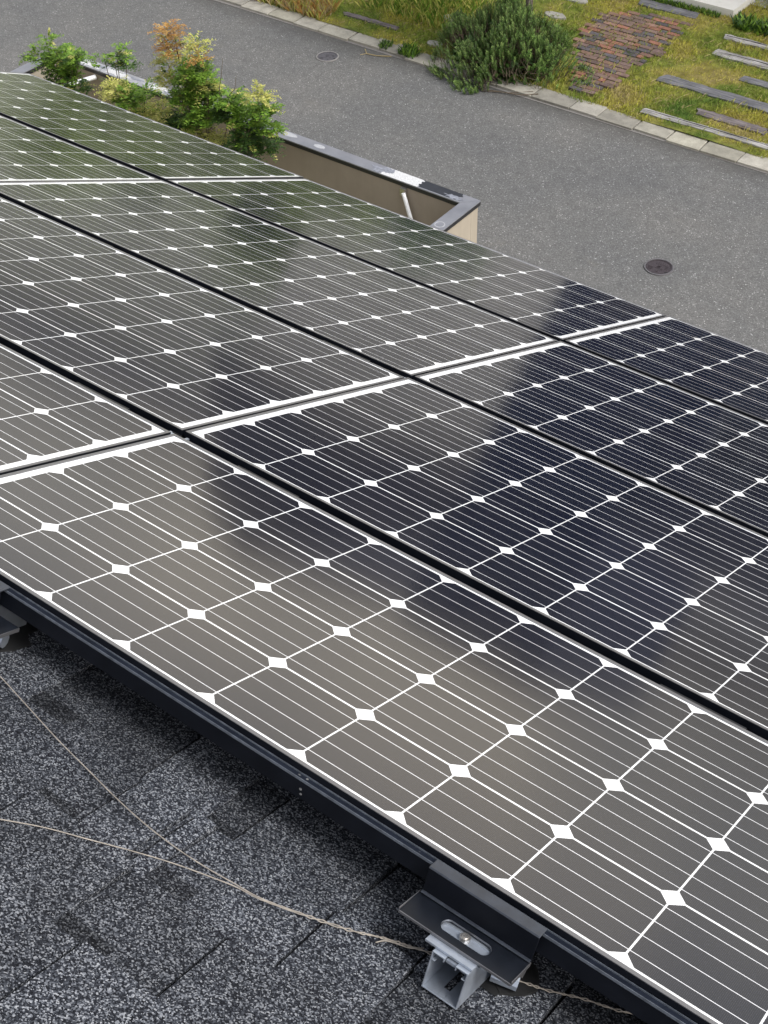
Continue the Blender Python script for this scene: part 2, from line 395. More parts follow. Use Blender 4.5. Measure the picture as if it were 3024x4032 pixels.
struct(b.build('kerb', M_['kerb'], bevel=0.006))
b = MB(); b.box(-24, 12, 14.955, 15.24, -0.02, 0.004); struct(b.build('gutter_edge', M_['joint']))

# brick path: bricks long along x, running bond, ragged outline
outline = [(-9.36, 18.03), (-8.75, 18.32), (-8.156, 18.341), (-8.125, 17.692), (-8.047, 17.19), (-8.133, 16.86), (-8.1, 16.528), (-8.133, 15.988), (-8.189, 15.696), (-8.35, 15.461), (-8.65, 15.40), (-8.80, 15.8), (-8.95, 16.3), (-9.3, 16.8), (-9.45, 17.4)]
def inpoly(x, y, poly):
    c = False; n = len(poly)
    for i in range(n):
        x1, y1 = poly[i]; x2, y2 = poly[(i + 1) % n]
        if (y1 > y) != (y2 > y) and x < (x2 - x1) * (y - y1) / (y2 - y1) + x1: c = not c
    return c
b = MB(); BR = [(0.16, 0.095, 0.075), (0.22, 0.105, 0.075), (0.13, 0.09, 0.08), (0.085, 0.075, 0.083), (0.155, 0.105, 0.088), (0.20, 0.125, 0.095), (0.145, 0.10, 0.085)]
row = 0; y = 15.38
while y < 18.45:
    x = -9.8 + (row % 2) * 0.11 + random.uniform(-0.01, 0.01)
    while x < -7.8:
        L_ = 0.213 if random.random() > 0.08 else 0.10
        if inpoly(x + L_ / 2 + random.uniform(-0.05, 0.05), y + 0.05, outline):
            z = 0.052 + random.uniform(-0.006, 0.006); dr = random.uniform(-0.004, 0.004); tlt = random.uniform(-0.004, 0.004)
            col = random.choice(BR); k = random.uniform(0.95, 1.35)
            b.prism([(x, y + dr), (x + L_ - 0.018, y - dr), (x + L_ - 0.018, y + 0.088 - dr), (x, y + 0.088 + dr)], 2, 0.0, z, 0, tuple(c * k for c in col))
        x += L_ + random.uniform(0, 0.006)
    y += 0.1045; row += 1
struct(b.build('brick_path', M_['brick'], bevel=0.004))

# ------------------------------------------------------------ grass (stuff)
def grass_blades(n, name, mat, region, hmin, hmax, wd, lean):
    V = np.zeros((n * 4, 3), np.float32); cnt = 0; pts = []
    while len(pts) < n:
        q = rng.uniform((region[0], region[2]), (region[1], region[3]), (n, 2))
        for x_, y_ in q:
            if inpoly(x_, y_, outline) and rng.random() > 0.28: continue
            if y_ < 15.27 + 0.05 * math.sin(x_ * 7) and rng.random() > 0.12: continue
            if any(t[0] < x_ < t[1] and t[2] < y_ < t[3] for t in TIMB) and rng.random() > 0.02: continue
            dens = 0.55 + 0.45 * math.sin(x_ * 1.9 + 1.3 * math.sin(y_ * 1.7)) * math.cos(y_ * 1.4 + x_ * 0.6)
            if rng.random() > 0.45 + 0.55 * dens: continue
            pts.append((x_, y_))
            if len(pts) >= n: break
    pts = np.array(pts, np.float32)
    a = rng.uniform(0, 2 * np.pi, n); h = rng.uniform(hmin, hmax, n) * (0.7 + 0.5 * rng.random(n)); ln = rng.uniform(0.2, lean, n) * h
    dx, dy = np.cos(a), np.sin(a); px, py = -np.sin(a) * wd, np.cos(a) * wd
    z0 = np.full(n, 0.02)
    V[0::4] = np.c_[pts[:, 0] - px, pts[:, 1] - py, z0]
    V[1::4] = np.c_[pts[:, 0] + px, pts[:, 1] + py, z0]
    V[2::4] = np.c_[pts[:, 0] + dx * ln * .5 + px * .7, pts[:, 1] + dy * ln * .5 + py * .7, z0 + h * .65]
    V[3::4] = np.c_[pts[:, 0] + dx * ln, pts[:, 1] + dy * ln, z0 + h]
    F = np.arange(n * 4).reshape(-1, 4)
    me = D.meshes.new(name); me.from_pydata(V.tolist(), [], F.tolist()); me.materials.append(mat)
    o = D.objects.new(name, me); C.objects.link(o); return o
# timbers: x0,x1,y0,y1,material,label
TB = [(-9.15, -8.19, 18.47, 18.67, 'timber_grey', 'wide dark grey timber sleeper lying between the brick path and the porch step'),
      (-7.54, -6.4, 18.12, 18.25, 'timber_white', 'narrow bleached timber with a black streak, below the rightmost flat grey slab edge'),
      (-7.41, -5.9, 17.54, 17.72, 'timber_white', 'thick white weathered timber split by one long dark crack, in mid lawn'),
      (-7.68, -5.4, 16.38, 16.58, 'timber_grey', 'longest and widest grey timber sleeper, beginning right of the lower brick path'),
      (-6.80, -5.76, 15.80, 15.95, 'timber_brown', 'short brownish timber lying just behind the pale timber nearest the kerb'),
      (-7.43, -5.0, 15.43, 15.53, 'timber_white', 'long thin pale timber lying right along the kerb stones'),
      (-6.75, -5.7, 17.03, 17.16, 'timber_grey', 'short mid grey timber at the right border of the photo, above the longest sleeper'),
      (-7.34, -6.2, 18.60, 18.80, 'timber_grey', 'short pale grey timber highest on the lawn at the right border'),
      (-12.75, -11.72, 15.62, 15.70, 'timber_brown', 'thin dark timber half sunk in grass left of the big bush')]
TIMB = [t[:4] for t in TB]
for k, (x0, x1, y0, y1, m, lab) in enumerate(TB):
    y0 -= .014; y1 += .014
    b = MB(); n = 16; hw = (y1 - y0) / 2; L_ = x1 - x0
    top = []
    rr = [(random.uniform(-0.012, 0.012), random.uniform(-0.012, 0.012), random.uniform(-0.004, 0.004)) for _ in range(n + 1)]
    prof = lambda i: [(-hw + rr[i][0], 0.0), (-hw + rr[i][0], 0.058 + rr[i][2]), (-hw * 0.25, 0.070 + rr[i][2]), (hw * 0.3, 0.067 - rr[i][2]), (hw + rr[i][1], 0.056), (hw + rr[i][1], 0.0)]
    base = 0; m6 = 6
    for i in range(n + 1):
        xx = L_ * i / n + (random.uniform(-0.02, 0.02) if i in (0, n) else 0)
        for (yy, zz) in prof(i): b.v.append((xx + (random.uniform(-0.03, 0.03) if i in (0, n) else 0), yy + hw, zz - 0.01))
    for i in range(n):
        for q in range(m6):
            b.f.append((i * m6 + q, (i + 1) * m6 + q, (i + 1) * m6 + (q + 1) % m6, i * m6 + (q + 1) % m6)); b.mi.append(0); b.tone.append(1)
    b.f += [tuple(range(m6)), tuple(n * m6 + q for q in range(m6))]; b.mi += [0, 0]; b.tone += [1, 1]
    if m == 'timber_white':      # the long weather crack
        b.prism([(L_ * 0.03, hw * 0.9), (L_ * 0.45, hw * 1.12), (L_ * 0.97, hw * 0.98), (L_ * 0.5, hw * 1.26), (L_ * 0.2, hw * 1.12)], 2, 0.040, 0.0635, 1)
    o = b.build('timber_sleeper', [M_[m], M_['iron_dark']]); o.location = (x0, y0, 0.01)
    o.rotation_euler = (0, 0, random.uniform(-0.015, 0.015))
    tag(o, lab, 'timber', 'old timbers laid in the lawn')
ST_ = [(-11.22, 16.43, .15, 'pale flat stone in the grass left of the bush, nearer the top'), (-10.03, 18.09, .16, 'flat pale stone behind the bush near the tree trunk, farthest from the road'),
       (-10.96, 15.56, .11, 'small pale stone touching the left side of the bush by the kerb'), (-10.0, 17.40, .14, 'light grey stone just right of the tree trunk')]
for (x, y, r, lab) in ST_:
    b = MB(); n = 11
    b.prism([(r * 1.3 * random.uniform(.8, 1.1) * math.cos(2 * math.pi * k / n), r * 0.8 * random.uniform(.8, 1.1) * math.sin(2 * math.pi * k / n)) for k in range(n)], 2, 0, 0.055)
    o = b.build('stepping_stone', M_['stone'], bevel=0.01); o.location = (x, y, 0.01); tag(o, lab, 'stone', 'flat stones in the lawn')

struct(grass_blades(150000, 'grass', M_['grass'], (-16.5, -4.6, 15.22, 21.0), 0.025, 0.075, 0.0035, 1.3), 'stuff', 'short yellow green grass with mossy patches covering the lawn', 'grass')
struct(grass_blades(16000, 'dry_grass', M_['dry'], (-16.5, -4.6, 15.20, 20.0), 0.02, 0.06, 0.003, 3.5), 'stuff', 'dry straw coloured blades scattered over the lawn', 'grass')
def weeds(name, x0, x1, y0, y1, n, hh, mats, lab, cat, wmul=1.0):
    b = MB()
    for _ in range(n):
        x, y = random.uniform(x0, x1), random.uniform(y0, y1); a = random.uniform(0, 6.28); h = hh * random.uniform(0.5, 1.1); ln = h * random.uniform(.3, .9); wd = 0.006 * wmul * random.uniform(.6, 1.3)
        d = Vector((math.cos(a), math.sin(a), 0)); s_ = Vector((-d.y, d.x, 0)) * wd; p = Vector((x, y, 0.01))
        b.face([p - s_ * .5, p + s_ * .5, p + d * ln * .45 + s_ + Vector((0, 0, h * .6)), p + d * ln + Vector((0, 0, h)), p + d * ln * .45 - s_ + Vector((0, 0, h * .6))], random.randrange(len(mats)))
    o = b.build(name, mats, recalc=False); return tag(o, lab, cat)
weeds('weed_clump', -11.25, -10.95, 15.0, 15.25, 160, 0.16, [M_['leaf_g'], M_['leaf_d']], 'small green weeds growing over the kerb near the far manhole cover, the larger clump', 'weeds', 1.8)
weeds('weed_clump', -11.65, -11.45, 15.02, 15.22, 90, 0.12, [M_['leaf_d'], M_['rose2']], 'smaller weed clump on the kerb, left of the larger one', 'weeds', 1.6)
weeds('weed_clump', -15.2, -12.9, 15.25, 15.7, 1500, 0.24, [M_['leaf_o'], M_['dry'], M_['leaf_y']], 'rusty brown and straw coloured weeds along the kerb at the top of the photo', 'weeds', 1.2)
weeds('weed_clump', -12.7, -11.0, 16.0, 17.2, 900, 0.22, [M_['leaf_y'], M_['leaf_g']], 'tall lime green grass tufts on the lawn left of the tree trunk', 'weeds', 1.3)
weeds('weed_clump', -7.60, -6.95, 18.50, 18.80, 260, 0.17, [M_['leaf_g'], M_['leaf_d']], 'leafy green weeds beside the white porch step', 'weeds', 4.5)
weeds('weed_clump', -9.6, -7.9, 18.68, 18.80, 900, 0.10, [M_['leaf_d'], M_['leaf_g']], 'long grass hanging against the front of the white porch step', 'weeds', 1.6)

# dead twig by the far manhole and clippings under the bush
b = MB(); b.tube([(-11.74, 14.87, .03), (-11.66, 14.80, .01), (-11.5, 14.83, .008), (-11.3, 14.93, .012)], 0.007, 5); b.tube([(-11.66, 14.80, .012), (-11.72, 14.72, .006)], 0.004, 5)
tag(b.build('dead_twig', M_['dry']), 'pale dry twig lying on the asphalt by the kerb near the far manhole', 'twig')
b = MB(); b.tube([(-9.75, 14.80, .01), (-9.45, 14.86, .02), (-9.05, 14.95, .03), (-8.85, 15.08, .05)], 0.007, 5); b.tube([(-9.6, 14.78, .01), (-9.25, 14.93, .015), (-8.95, 15.1, .05)], 0.005, 5)
tag(b.build('dead_twig', M_['twig']), 'thin brown stems lying on the asphalt under the front of the bush', 'twig')

# ------------------------------------------------------------ manhole covers
def manhole(x, y, r, rim, plate, lab, rot):
    t = empty('manhole_cover', (x, y, 0.0), (0, 0, rot)); tag(t, lab, 'manhole cover')
    b = MB(); b.ringz((0, 0), r * .90, r, -0.01, 0.010); b.build('frame', rim, t)
    b = MB(); b.ringz((0, 0), r * 0.875, r * 0.90, -0.01, 0.001, mi=1)
    b.disc((0, 0), r * .875, -0.02, 0.002, 40); 
    b.ringz((0, 0), r * .80, r * .865, 0.001, 0.008)
    for k in range(5): b.box(-r * .30 + k * r * .15, -r * .23 + k * r * .15, r * .30, r * (.66 - .05 * abs(k - 2)), 0.001, 0.007)
    for k in range(3):
        b.box(r * .42, r * .60, -r * .12 + k * r * .17, -r * .02 + k * r * .17, 0.001, 0.007)
        b.box(-r * .70 + k * .03 * r, -r * .35, -r * (.15 + .14 * k), -r * (.09 + .14 * k), 0.001, 0.007)
    b.ringz((r * .25, -r * .18), r * .05, r * .11, 0.001, 0.008, 14); b.ringz((r * .05, -r * .52), r * .04, r * .10, 0.001, 0.008, 14)
    for k in range(16):
        a = random.uniform(0, 6.28); q = random.uniform(0, .25) * r; cx, cy = q * math.cos(a) - .08 * r, q * math.sin(a)
        b.box(cx, cx + r * random.uniform(.05, .14), cy, cy + r * .05, 0.001, 0.0065)
    b.box(r * .55, r * .86, -r * .48, -r * .40, 0.004, 0.0095, 1)
    b.build('lid', [plate, M_['iron_dark']], t)
manhole(-5.45, 12.30, 0.172, M_['iron_rim'], M_['iron'], 'round brown cast iron manhole cover in the asphalt, nearer to the roof', 0.15)
manhole(-12.09, 14.41, 0.168, M_['iron2_rim'], M_['iron2'], 'round grey manhole cover with a pale rim, the farther one close to the kerb', 0.6)

# ------------------------------------------------------------ garden wall with metal coping
ZT = 1.6; XL, XR = -12.82, -6.53; YO, YI = 10.10, 9.945
gw = empty('garden_wall', ((XL + XR) / 2, YO, 0)); tag(gw, 'beige rendered garden wall with grey metal coping along the road', 'wall')
def wbuild(b, name, m, par=None):
    o = b.build(name, m); o.parent = par or gw
    if par is None: o.matrix_parent_inverse = Matrix.Translation(-Vector(gw.location))
    return o
b = MB(); b.box(XL + .02, XR - .02, YI + .015, YO - .02, 0, ZT - .05); b.box(XR - .14, XR - .021, 7.2, YI + .014, 0, ZT - .052, 0); b.box(XL + .021, XL + .14, 7.2, YI + .014, 0, ZT - .052, 0)
wbuild(b, 'wall_body', M_['wall_out'])
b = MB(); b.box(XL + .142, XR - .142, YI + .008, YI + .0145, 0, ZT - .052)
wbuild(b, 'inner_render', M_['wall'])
b = MB()   # coping: mitred top plates and dark drip lips below
wc = 0.155
b.prism([(XL, YO), (XR, YO), (XR - wc, YI), (XL + wc, YI)], 2, ZT - .012, ZT, 0)
b.prism([(XR + .0, YO - .003), (XR - wc, YI - .003), (XR - wc, 7.2), (XR, 7.2)], 2, ZT - .012, ZT - .001, 0)
b.prism([(XL, YO - .003), (XL + wc, YI - .003), (XL + wc, 7.2), (XL, 7.2)], 2, ZT - .012, ZT - .001, 0)
b.box(XL + wc, XR - wc, YI + .001, YI + .007, ZT - .055, ZT - .0122, 1)
b.box(XR - .006, XR - .001, 7.2, YO, ZT - .055, ZT - .0122, 1); b.box(XR - wc + .001, XR - wc + .006, 7.2, YI, ZT - .055, ZT - .0122, 1)
b.box(XL + .001, XL + .006, 7.2, YO, ZT - .055, ZT - .0122, 1); b.box(XL + wc - .006, XL + wc - .001, 7.2, YI, ZT - .055, ZT - .0122, 1)
b.box(XL, XR - .007, YO - .006, YO - .001, ZT - .055, ZT - .0122, 1)
cop = wbuild(b, 'coping', [M_['coping'], M_['coping_lip']])
def blob(b, cx, cy, rx, ry, z, mi=0, n=26, jag=0.25, lo=YI + .004, hi=YO - .004):
    pts = []
    for k in range(n):
        a = 2 * math.pi * k / n; r = 1 + random.uniform(-jag, jag)
        pts.append((cx + rx * r * math.cos(a), min(hi, max(lo, cy + ry * r * math.sin(a)))))
    b.prism(pts, 2, ZT - .001, z, mi)
def jagbox(b, x0, x1, z, mi, j0=0.02, j1=0.02, lo=YI + .003, hi=YO - .003):
    n = 9; L1 = [(x0 + random.uniform(-j0, j0), lo + (hi - lo) * k / n) for k in range(n + 1)]; L2 = [(x1 + random.uniform(-j1, j1), hi - (hi - lo) * k / n) for k in range(n + 1)]
    b.prism(L1 + L2, 2, ZT - .001, z, mi)
sx = (10.10 - 0) / 9.539 * 1.0
b = MB()
# positions along the wall (x), from the right-hand corner leftwards
jagbox(b, -7.70, -7.235, ZT + .0016, 0, 0.03, 0.022)      # bare zinc where the paint has come off
jagbox(b, -7.23, -6.74, ZT + .0030, 1, 0.022, 0.03, YI + .02)     # dark repainted stretch
blob(b, -7.72, YI + .08, .10, .055, ZT + .0022, 2, 30, .45); blob(b, -7.64, YO - .05, .05, .035, ZT + .0040, 2, 22, .4); blob(b, -6.80, YI + .05, .10, .028, ZT + .0042, 2, 30, .5)
blob(b, -9.05, YO - .055, .115, .038, ZT + .0021, 3, 26, .08); blob(b, -8.60, YO - .070, .075, .035, ZT + .0021, 3, 26, .12); blob(b, -9.22, YI + .035, .018, .008, ZT + .0022, 1, 10, .3)
jagbox(b, -12.62, -9.75, ZT + .0012, 4, .05, .1)
for cx, rx in ((-12.25, .30), (-11.7, .22), (-11.05, .2), (-10.5, .3), (-10.0, .2)): blob(b, cx, (YI + YO) / 2, rx, .05, ZT + .0025, 0, 40, .35)
for cx in (-12.5, -12.0, -11.4, -10.85, -10.3, -7.75): blob(b, cx, (YI + YO) / 2 + random.uniform(-.04, .04), .10, .02, ZT + .0031, 2, 22, .5)
wbuild(b, 'peeling_paint', [M_['peel'], M_['darkpaint'], M_['peel_edge'], M_['stain'], M_['coping_light']], cop)
b = MB(); b.ringz((XR - .085, 9.49), .045, .055, ZT - .001, ZT + .001, 24)
wbuild(b, 'ring_stain', M_['stain'], cop)
b = MB(); b.tube([(-7.37, 9.90, 1.50), (-6.86, 9.90, 0.0)], 0.022, 12); b.box(-7.42, -7.36, 9.905, 9.95, 1.46, 1.54, 1)
tag(b.build('brace_tube', [M_['rod'], M_['steel']], smooth=False), 'slanting white tube leaning on the inner face of the garden wall near its corner', 'tube')
b = MB(); b.tube([(-12.02, 9.95, 1.50), (-12.30, 9.2, 1.50), (-12.30, 9.2, 0.0)], 0.03, 12)
tag(b.build('white_rail', M_['rod']), 'short white rail behind the far end of the garden wall, among the left shrub', 'rail')
b = MB(); b.face([(-13, 4.2, -.01), (-6.4, 4.2, -.01), (-6.4, 10.09, -.01), (-13, 10.09, -.01)]); struct(b.build('garden_soil', M_['lawn'], recalc=False))

# ------------------------------------------------------------ foliage
def fronds(b, cx, cy, cz, r, mi, n, leafL=0.045, size=0.16):
    """pinnate sprays: each a drooping rachis with pairs of pointed leaflets"""
    for _ in range(n):
        d = Vector(rng.normal(size=3)); d.normalize(); rr = r * random.random() ** 0.5
        p = Vector((cx, cy, cz)) + Vector((d.x * rr, d.y * rr, d.z * rr * 0.9))
        o_ = Vector((d.x, d.y, abs(d.z) * .5 + random.uniform(-.1, .6))).normalized()
        L_ = size * random.uniform(.5, 1.1); k = random.randint(4, 7); side = o_.cross(Vector((0, 0, 1))).normalized()
        mm = mi if random.random() > .12 else random.choice((0, 1, 2))
        for j in range(k):
            t = (j + .6) / k; c = p + o_ * L_ * t + Vector((0, 0, -L_ * .45 * t * t))
            for s_ in (-1, 1):
                ll = leafL * random.uniform(.7, 1.15) * (1 - .35 * t); wl = ll * random.uniform(.36, .5)
                ax = (side * s_ * .8 + o_ * .6 + Vector((0, 0, random.uniform(-.5, .15)))).normalized(); bx = ax.cross(Vector((random.uniform(-.4, .4), random.uniform(-.4, .4), 1))).normalized()
                b.face([c, c + ax * ll * .45 + bx * wl * .5, c + ax * ll, c + ax * ll * .45 - bx * wl * .5], mm)
LM = [M_['leaf_g'], M_['leaf_d'], M_['leaf_y'], M_['leaf_o'], M_['twig']]
K = {'g': 0, 'd': 1, 'y': 2, 'o': 3}
def plant(name, lab, cat, clusters, Y, base, stems, dens=1.0):
    t = empty(name, (base[0], base[1], 0)); tag(t, lab, cat)
    b = MB()
    for (x, z, r, c) in clusters:
        r *= .82; n = int(430 * r * dens * (r / .11))
        yy = Y + random.uniform(-.08, .08)
        fronds(b, x, yy, z, r, K[c], max(8, n), 0.060 if c in 'gd' else 0.046)
    o = b.build('foliage', LM, recalc=False); o.parent = t; o.matrix_parent_inverse = Matrix.Translation(-Vector(t.location))
    b = MB()
    for i, (x, z, r, c) in enumerate(clusters):
        s0 = stems[i % len(stems)]
        p0 = Vector((base[0] + s0, base[1], 0)); p3 = Vector((x, Y, z - r * .2)); mid = p0.lerp(p3, .6) + Vector((random.uniform(-.05, .05), random.uniform(-.05, .05), .1)); mid.x = p0.x + (p3.x - p0.x) * .35
        pts = [p0, p0.lerp(mid, .5) + Vector((random.uniform(-.02, .02), 0, 0)), mid, p3]
        b.tube(pts, .013, 5, 0, .004)
    for tw in stems_extra.get(name + lab[:4], []): b.tube(tw, .006, 5, 0, .002)
    o = b.build('stem', M_['twig']); o.parent = t; o.matrix_parent_inverse = Matrix.Translation(-Vector(t.location))
stems_extra = {'shrub' + 'tall': [[(-9.25, 9.2, 2.1), (-9.19, 9.2, 2.48), (-9.15, 9.2, 2.6), (-9.10, 9.2, 2.80)], [(-9.2, 9.2, 2.1), (-9.06, 9.2, 2.42), (-8.98, 9.2, 2.5), (-8.94, 9.2, 2.66)]]}
main = [(-9.76, 2.93, 0.11, 'o'), (-9.76, 2.76, 0.11, 'o'), (-9.40, 2.86, 0.09, 'y'), (-9.34, 2.76, 0.07, 'o'), (-9.93, 2.56, 0.11, 'y'), (-9.70, 2.62, 0.08, 'y'), (-9.89, 2.39, 0.11, 'y'), (-9.47, 2.58, 0.14, 'g'), (-9.62, 2.45, 0.12, 'g'), (-9.5, 2.32, 0.19, 'g'), (-9.35, 2.42, .08, 'y'), (-9.73, 2.15, 0.13, 'y'), (-9.70, 2.22, 0.12, 'g'), (-10.08, 1.96, 0.11, 'y'), (-9.4, 2.14, 0.17, 'g'), (-9.84, 1.9, 0.13, 'd'), (-9.58, 1.87, 0.10, 'y'), (-9.62, 1.95, 0.14, 'g'), (-9.24, 1.89, 0.1, 'y'), (-9.05, 2.34, 0.12, 'g'), (-9.1, 2.18, .13, 'd'), (-8.87, 2.21, 0.14, 'g'), (-8.62, 2.54, 0.11, 'y'), (-8.6, 2.38, 0.11, 'g'), (-8.83, 2.02, 0.17, 'd'), (-8.68, 1.93, 0.12, 'd'), (-8.55, 2.2, .09, 'g'), (-9.9, 1.75, .15, 'd'), (-9.4, 1.7, .16, 'd'), (-9.0, 1.7, .16, 'd'), (-10.15, 1.8, .1, 'y')]
plant('shrub', 'tallest leafy shrub with rust orange top, growing behind the garden wall', 'shrub', main, 9.2, (-9.5, 9.2), (-.1, .05, .15, 0, .3), 1.75)
plant('shrub', 'low lime yellow shrub beside the solar panel edge, left of the tallest shrub', 'shrub', [(-10.77, 2.02, 0.15, 'y'), (-10.85, 1.92, 0.12, 'y'), (-10.6, 1.95, 0.15, 'g'), (-10.36, 2.06, 0.1, 'g'), (-10.41, 1.84, 0.12, 'y'), (-10.6, 1.75, .15, 'g'), (-10.3, 1.75, .12, 'y')], 9.2, (-10.6, 9.2), (0, .1, -.1), 1.3)
plant('shrub', 'bright green shrub at the far left end of the garden wall', 'shrub', [(-11.99, 2.19, 0.07, 'g'), (-12.12, 2.0, 0.12, 'g'), (-11.8, 2.03, 0.17, 'g'), (-11.95, 1.93, .14, 'g'), (-11.68, 1.89, 0.13, 'g'), (-11.46, 2.17, 0.09, 'g'), (-11.6, 2.08, .11, 'g'), (-11.9, 1.8, .14, 'd'), (-11.6, 1.75, .12, 'd')], 9.3, (-11.8, 9.3), (0, .1, -.1), 1.2)
plant('shrub', 'thin green sapling in front of the coping, between the two left shrubs', 'shrub', [(-11.27, 2.10, 0.08, 'g'), (-11.05, 2.18, 0.11, 'g'), (-10.92, 2.12, 0.08, 'd'), (-11.1, 2.08, .09, 'd')], 9.5, (-11.1, 9.5), (0, .03), .8)

# rosemary bush: upright sprigs over a dome, needles as thin leaflets
def rosemary():
    cx, cy = -9.78, 15.64; t = empty('bush', (cx, cy, 0)); tag(t, 'big round dark green needle leaved bush spilling over the kerb', 'bush')
    b = MB(); st = MB(); n = 2300
    cl_ = [(random.uniform(0, 2 * math.pi), random.random() ** .55, random.uniform(.80, 1.12)) for _ in range(120)]
    for i in range(n):
        a0_, q0_, hk = random.choice(cl_); a = a0_ + random.gauss(0, .075) / max(.25, q0_); q = min(1.04, max(0, q0_ + random.gauss(0, .055)))
        rx, ry, H = (1.08, .86, .80); lump = 1 + .16 * math.sin(3 * a + 1) + .08 * math.sin(7 * a)
        fr = q * lump
        x = cx + rx * fr * math.cos(a); y = cy + ry * fr * math.sin(a)
        z = H * math.sqrt(max(0, 1 - min(1, fr * fr))) * (1 + .12 * math.sin(5 * x + 4 * y)) * random.uniform(.84, 1.0) * hk - .05
        z = max(z, .02)
        out_ = Vector((math.cos(a) * fr * .45, math.sin(a) * fr * .45, .9)); out_.normalize()
        out_ = (out_ + Vector(rng.normal(size=3)) * .16).normalized()
        L_ = random.uniform(.10, .19); p0 = Vector((x, y, z - .04)); p1 = p0 + out_ * L_
        st.tube([p0 - out_ * .12, p0, p1], .004, 3, 0, .002)
        s1 = out_.cross(Vector((.2, .9, .3))).normalized(); s2 = out_.cross(s1)
        kk = int(L_ / .0085)
        tip = 1 if random.random() < .35 else 0
        for j in range(kk):
            tt = j / kk; c = p0.lerp(p1, tt); th = j * 2.4 + random.random(); dd = (s1 * math.cos(th) + s2 * math.sin(th)) * .75 + out_ * .75; dd.normalize()
            ll = .036 * (1.15 - .5 * tt); ww = .0052; sx_ = dd.cross(out_).normalized() * ww
            b.face([c - sx_, c + sx_, c + dd * ll + sx_ * .4, c + dd * ll - sx_ * .4], 1 if (tip and tt > .5) else 0)
    for i in range(90):        # bare woody stems showing low down and on the right
        a = random.uniform(-1.9, .7); r = random.uniform(.5, 1.0); x = cx + r * math.cos(a); y = cy + .85 * r * math.sin(a)
        z = random.uniform(.02, .3); st.tube([(cx + .3 * math.cos(a), cy + .3 * math.sin(a), .02), (x * .6 + cx * .4, y * .6 + cy * .4, z + .05), (x, y, z), (x + random.uniform(-.15, .15), y + random.uniform(-.15, .15), z + random.uniform(.0, .18))], .008, 4, 0, .003)
    for (bb, nm, mt) in ((b, 'foliage', [M_['rose'], M_['rose2']]), (st, 'stem', [M_['twig']])):
        o = bb.build(nm, mt, recalc=False); o.parent = t; o.matrix_parent_inverse = Matrix.Translation(-Vector(t.location))
    # dark core of packed twigs
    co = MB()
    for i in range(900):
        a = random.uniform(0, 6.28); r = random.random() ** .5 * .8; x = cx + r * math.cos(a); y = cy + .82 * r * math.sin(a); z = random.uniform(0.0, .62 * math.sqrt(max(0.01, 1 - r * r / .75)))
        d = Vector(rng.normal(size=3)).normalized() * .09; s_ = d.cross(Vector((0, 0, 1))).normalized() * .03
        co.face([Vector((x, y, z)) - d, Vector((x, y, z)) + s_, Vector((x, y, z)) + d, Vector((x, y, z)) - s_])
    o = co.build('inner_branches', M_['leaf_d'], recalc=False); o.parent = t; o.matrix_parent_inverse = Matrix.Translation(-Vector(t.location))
rosemary()

# garden tree: the trunk stands behind the bush, crown above the picture
def tree(name, lab, x, y, trunk_h, trunk_r, crown_r, nleaf, mats, crown_z, group=None, lean=(0, 0)):
    t = empty(name, (x, y, 0)); tag(t, lab, 'tree', group)
    b = MB(); top = Vector((x + lean[0], y + lean[1], crown_z)); base = Vector((x, y, 0))
    b.tube([base, base.lerp(top, .3) + Vector((.02, .01, 0)), base.lerp(top, .6), top], trunk_r, 10, 0, trunk_r * .5)
    tips = []
    for k in range(9):
        a = k * 2.4; d = Vector((math.cos(a), math.sin(a), random.uniform(.1, .9))).normalized(); s0 = base.lerp(top, random.uniform(.72, 1)); e = s0 + d * crown_r * random.uniform(.6, 1)
        b.tube([s0, s0.lerp(e, .5) + Vector((0, 0, .06)), e], trunk_r * .35, 6, 0, trunk_r * .1); tips.append(e); tips.append(s0.lerp(e, .6))
    o = b.build('trunk', M_['bark']); o.parent = t; o.matrix_parent_inverse = Matrix.Translation(-Vector(t.location))
    b = MB()
    for _ in range(nleaf):
        c = random.choice(tips) + Vector(rng.normal(size=3)) * crown_r * .24; a = Vector(rng.normal(size=3)).normalized(); l = random.uniform(.05, .10) * (1 + crown_r * .15); s_ = a.cross(Vector((.3, .2, 1))).normalized() * l * .4
        b.face([c, c + a * l * .5 + s_, c + a * l, c + a * l * .5 - s_], random.randrange(len(mats)))
    o = b.build('crown', mats, recalc=False); o.parent = t; o.matrix_parent_inverse = Matrix.Translation(-Vector(t.location))
tree('tree', 'garden tree whose grey brown trunk rises behind the big bush', -9.74, 16.15, 2.4, .070, .9, 5000, [M_['leaf_g'], M_['leaf_d']], 3.4)
fars = [(-15.2, 19.6, 1.1, 2.5), (-18.0, 20.5, 1.4, 2.6), (-21.5, 21.5, 1.5, 2.6), (-17.5, 24, 1.4, 3.3), (-25.5, 24, 1.6, 2.9), (-13.5, 18.9, 1.15, 2.5)]
FL = ['far garden tree across the road, second from the right of the row', 'far garden tree across the road, third from the right', 'wide far garden tree across the road', 'tall far tree behind the front row across the road', 'tallest far tree at the left end across the road', 'small round tree beside the opposite house']
for (x, y, r, z), lb in zip(fars, FL): tree('tree', lb, x, y, z * .6, .12, r, int(3800 * r), [M_['farleaf']], z, 'trees across the road')

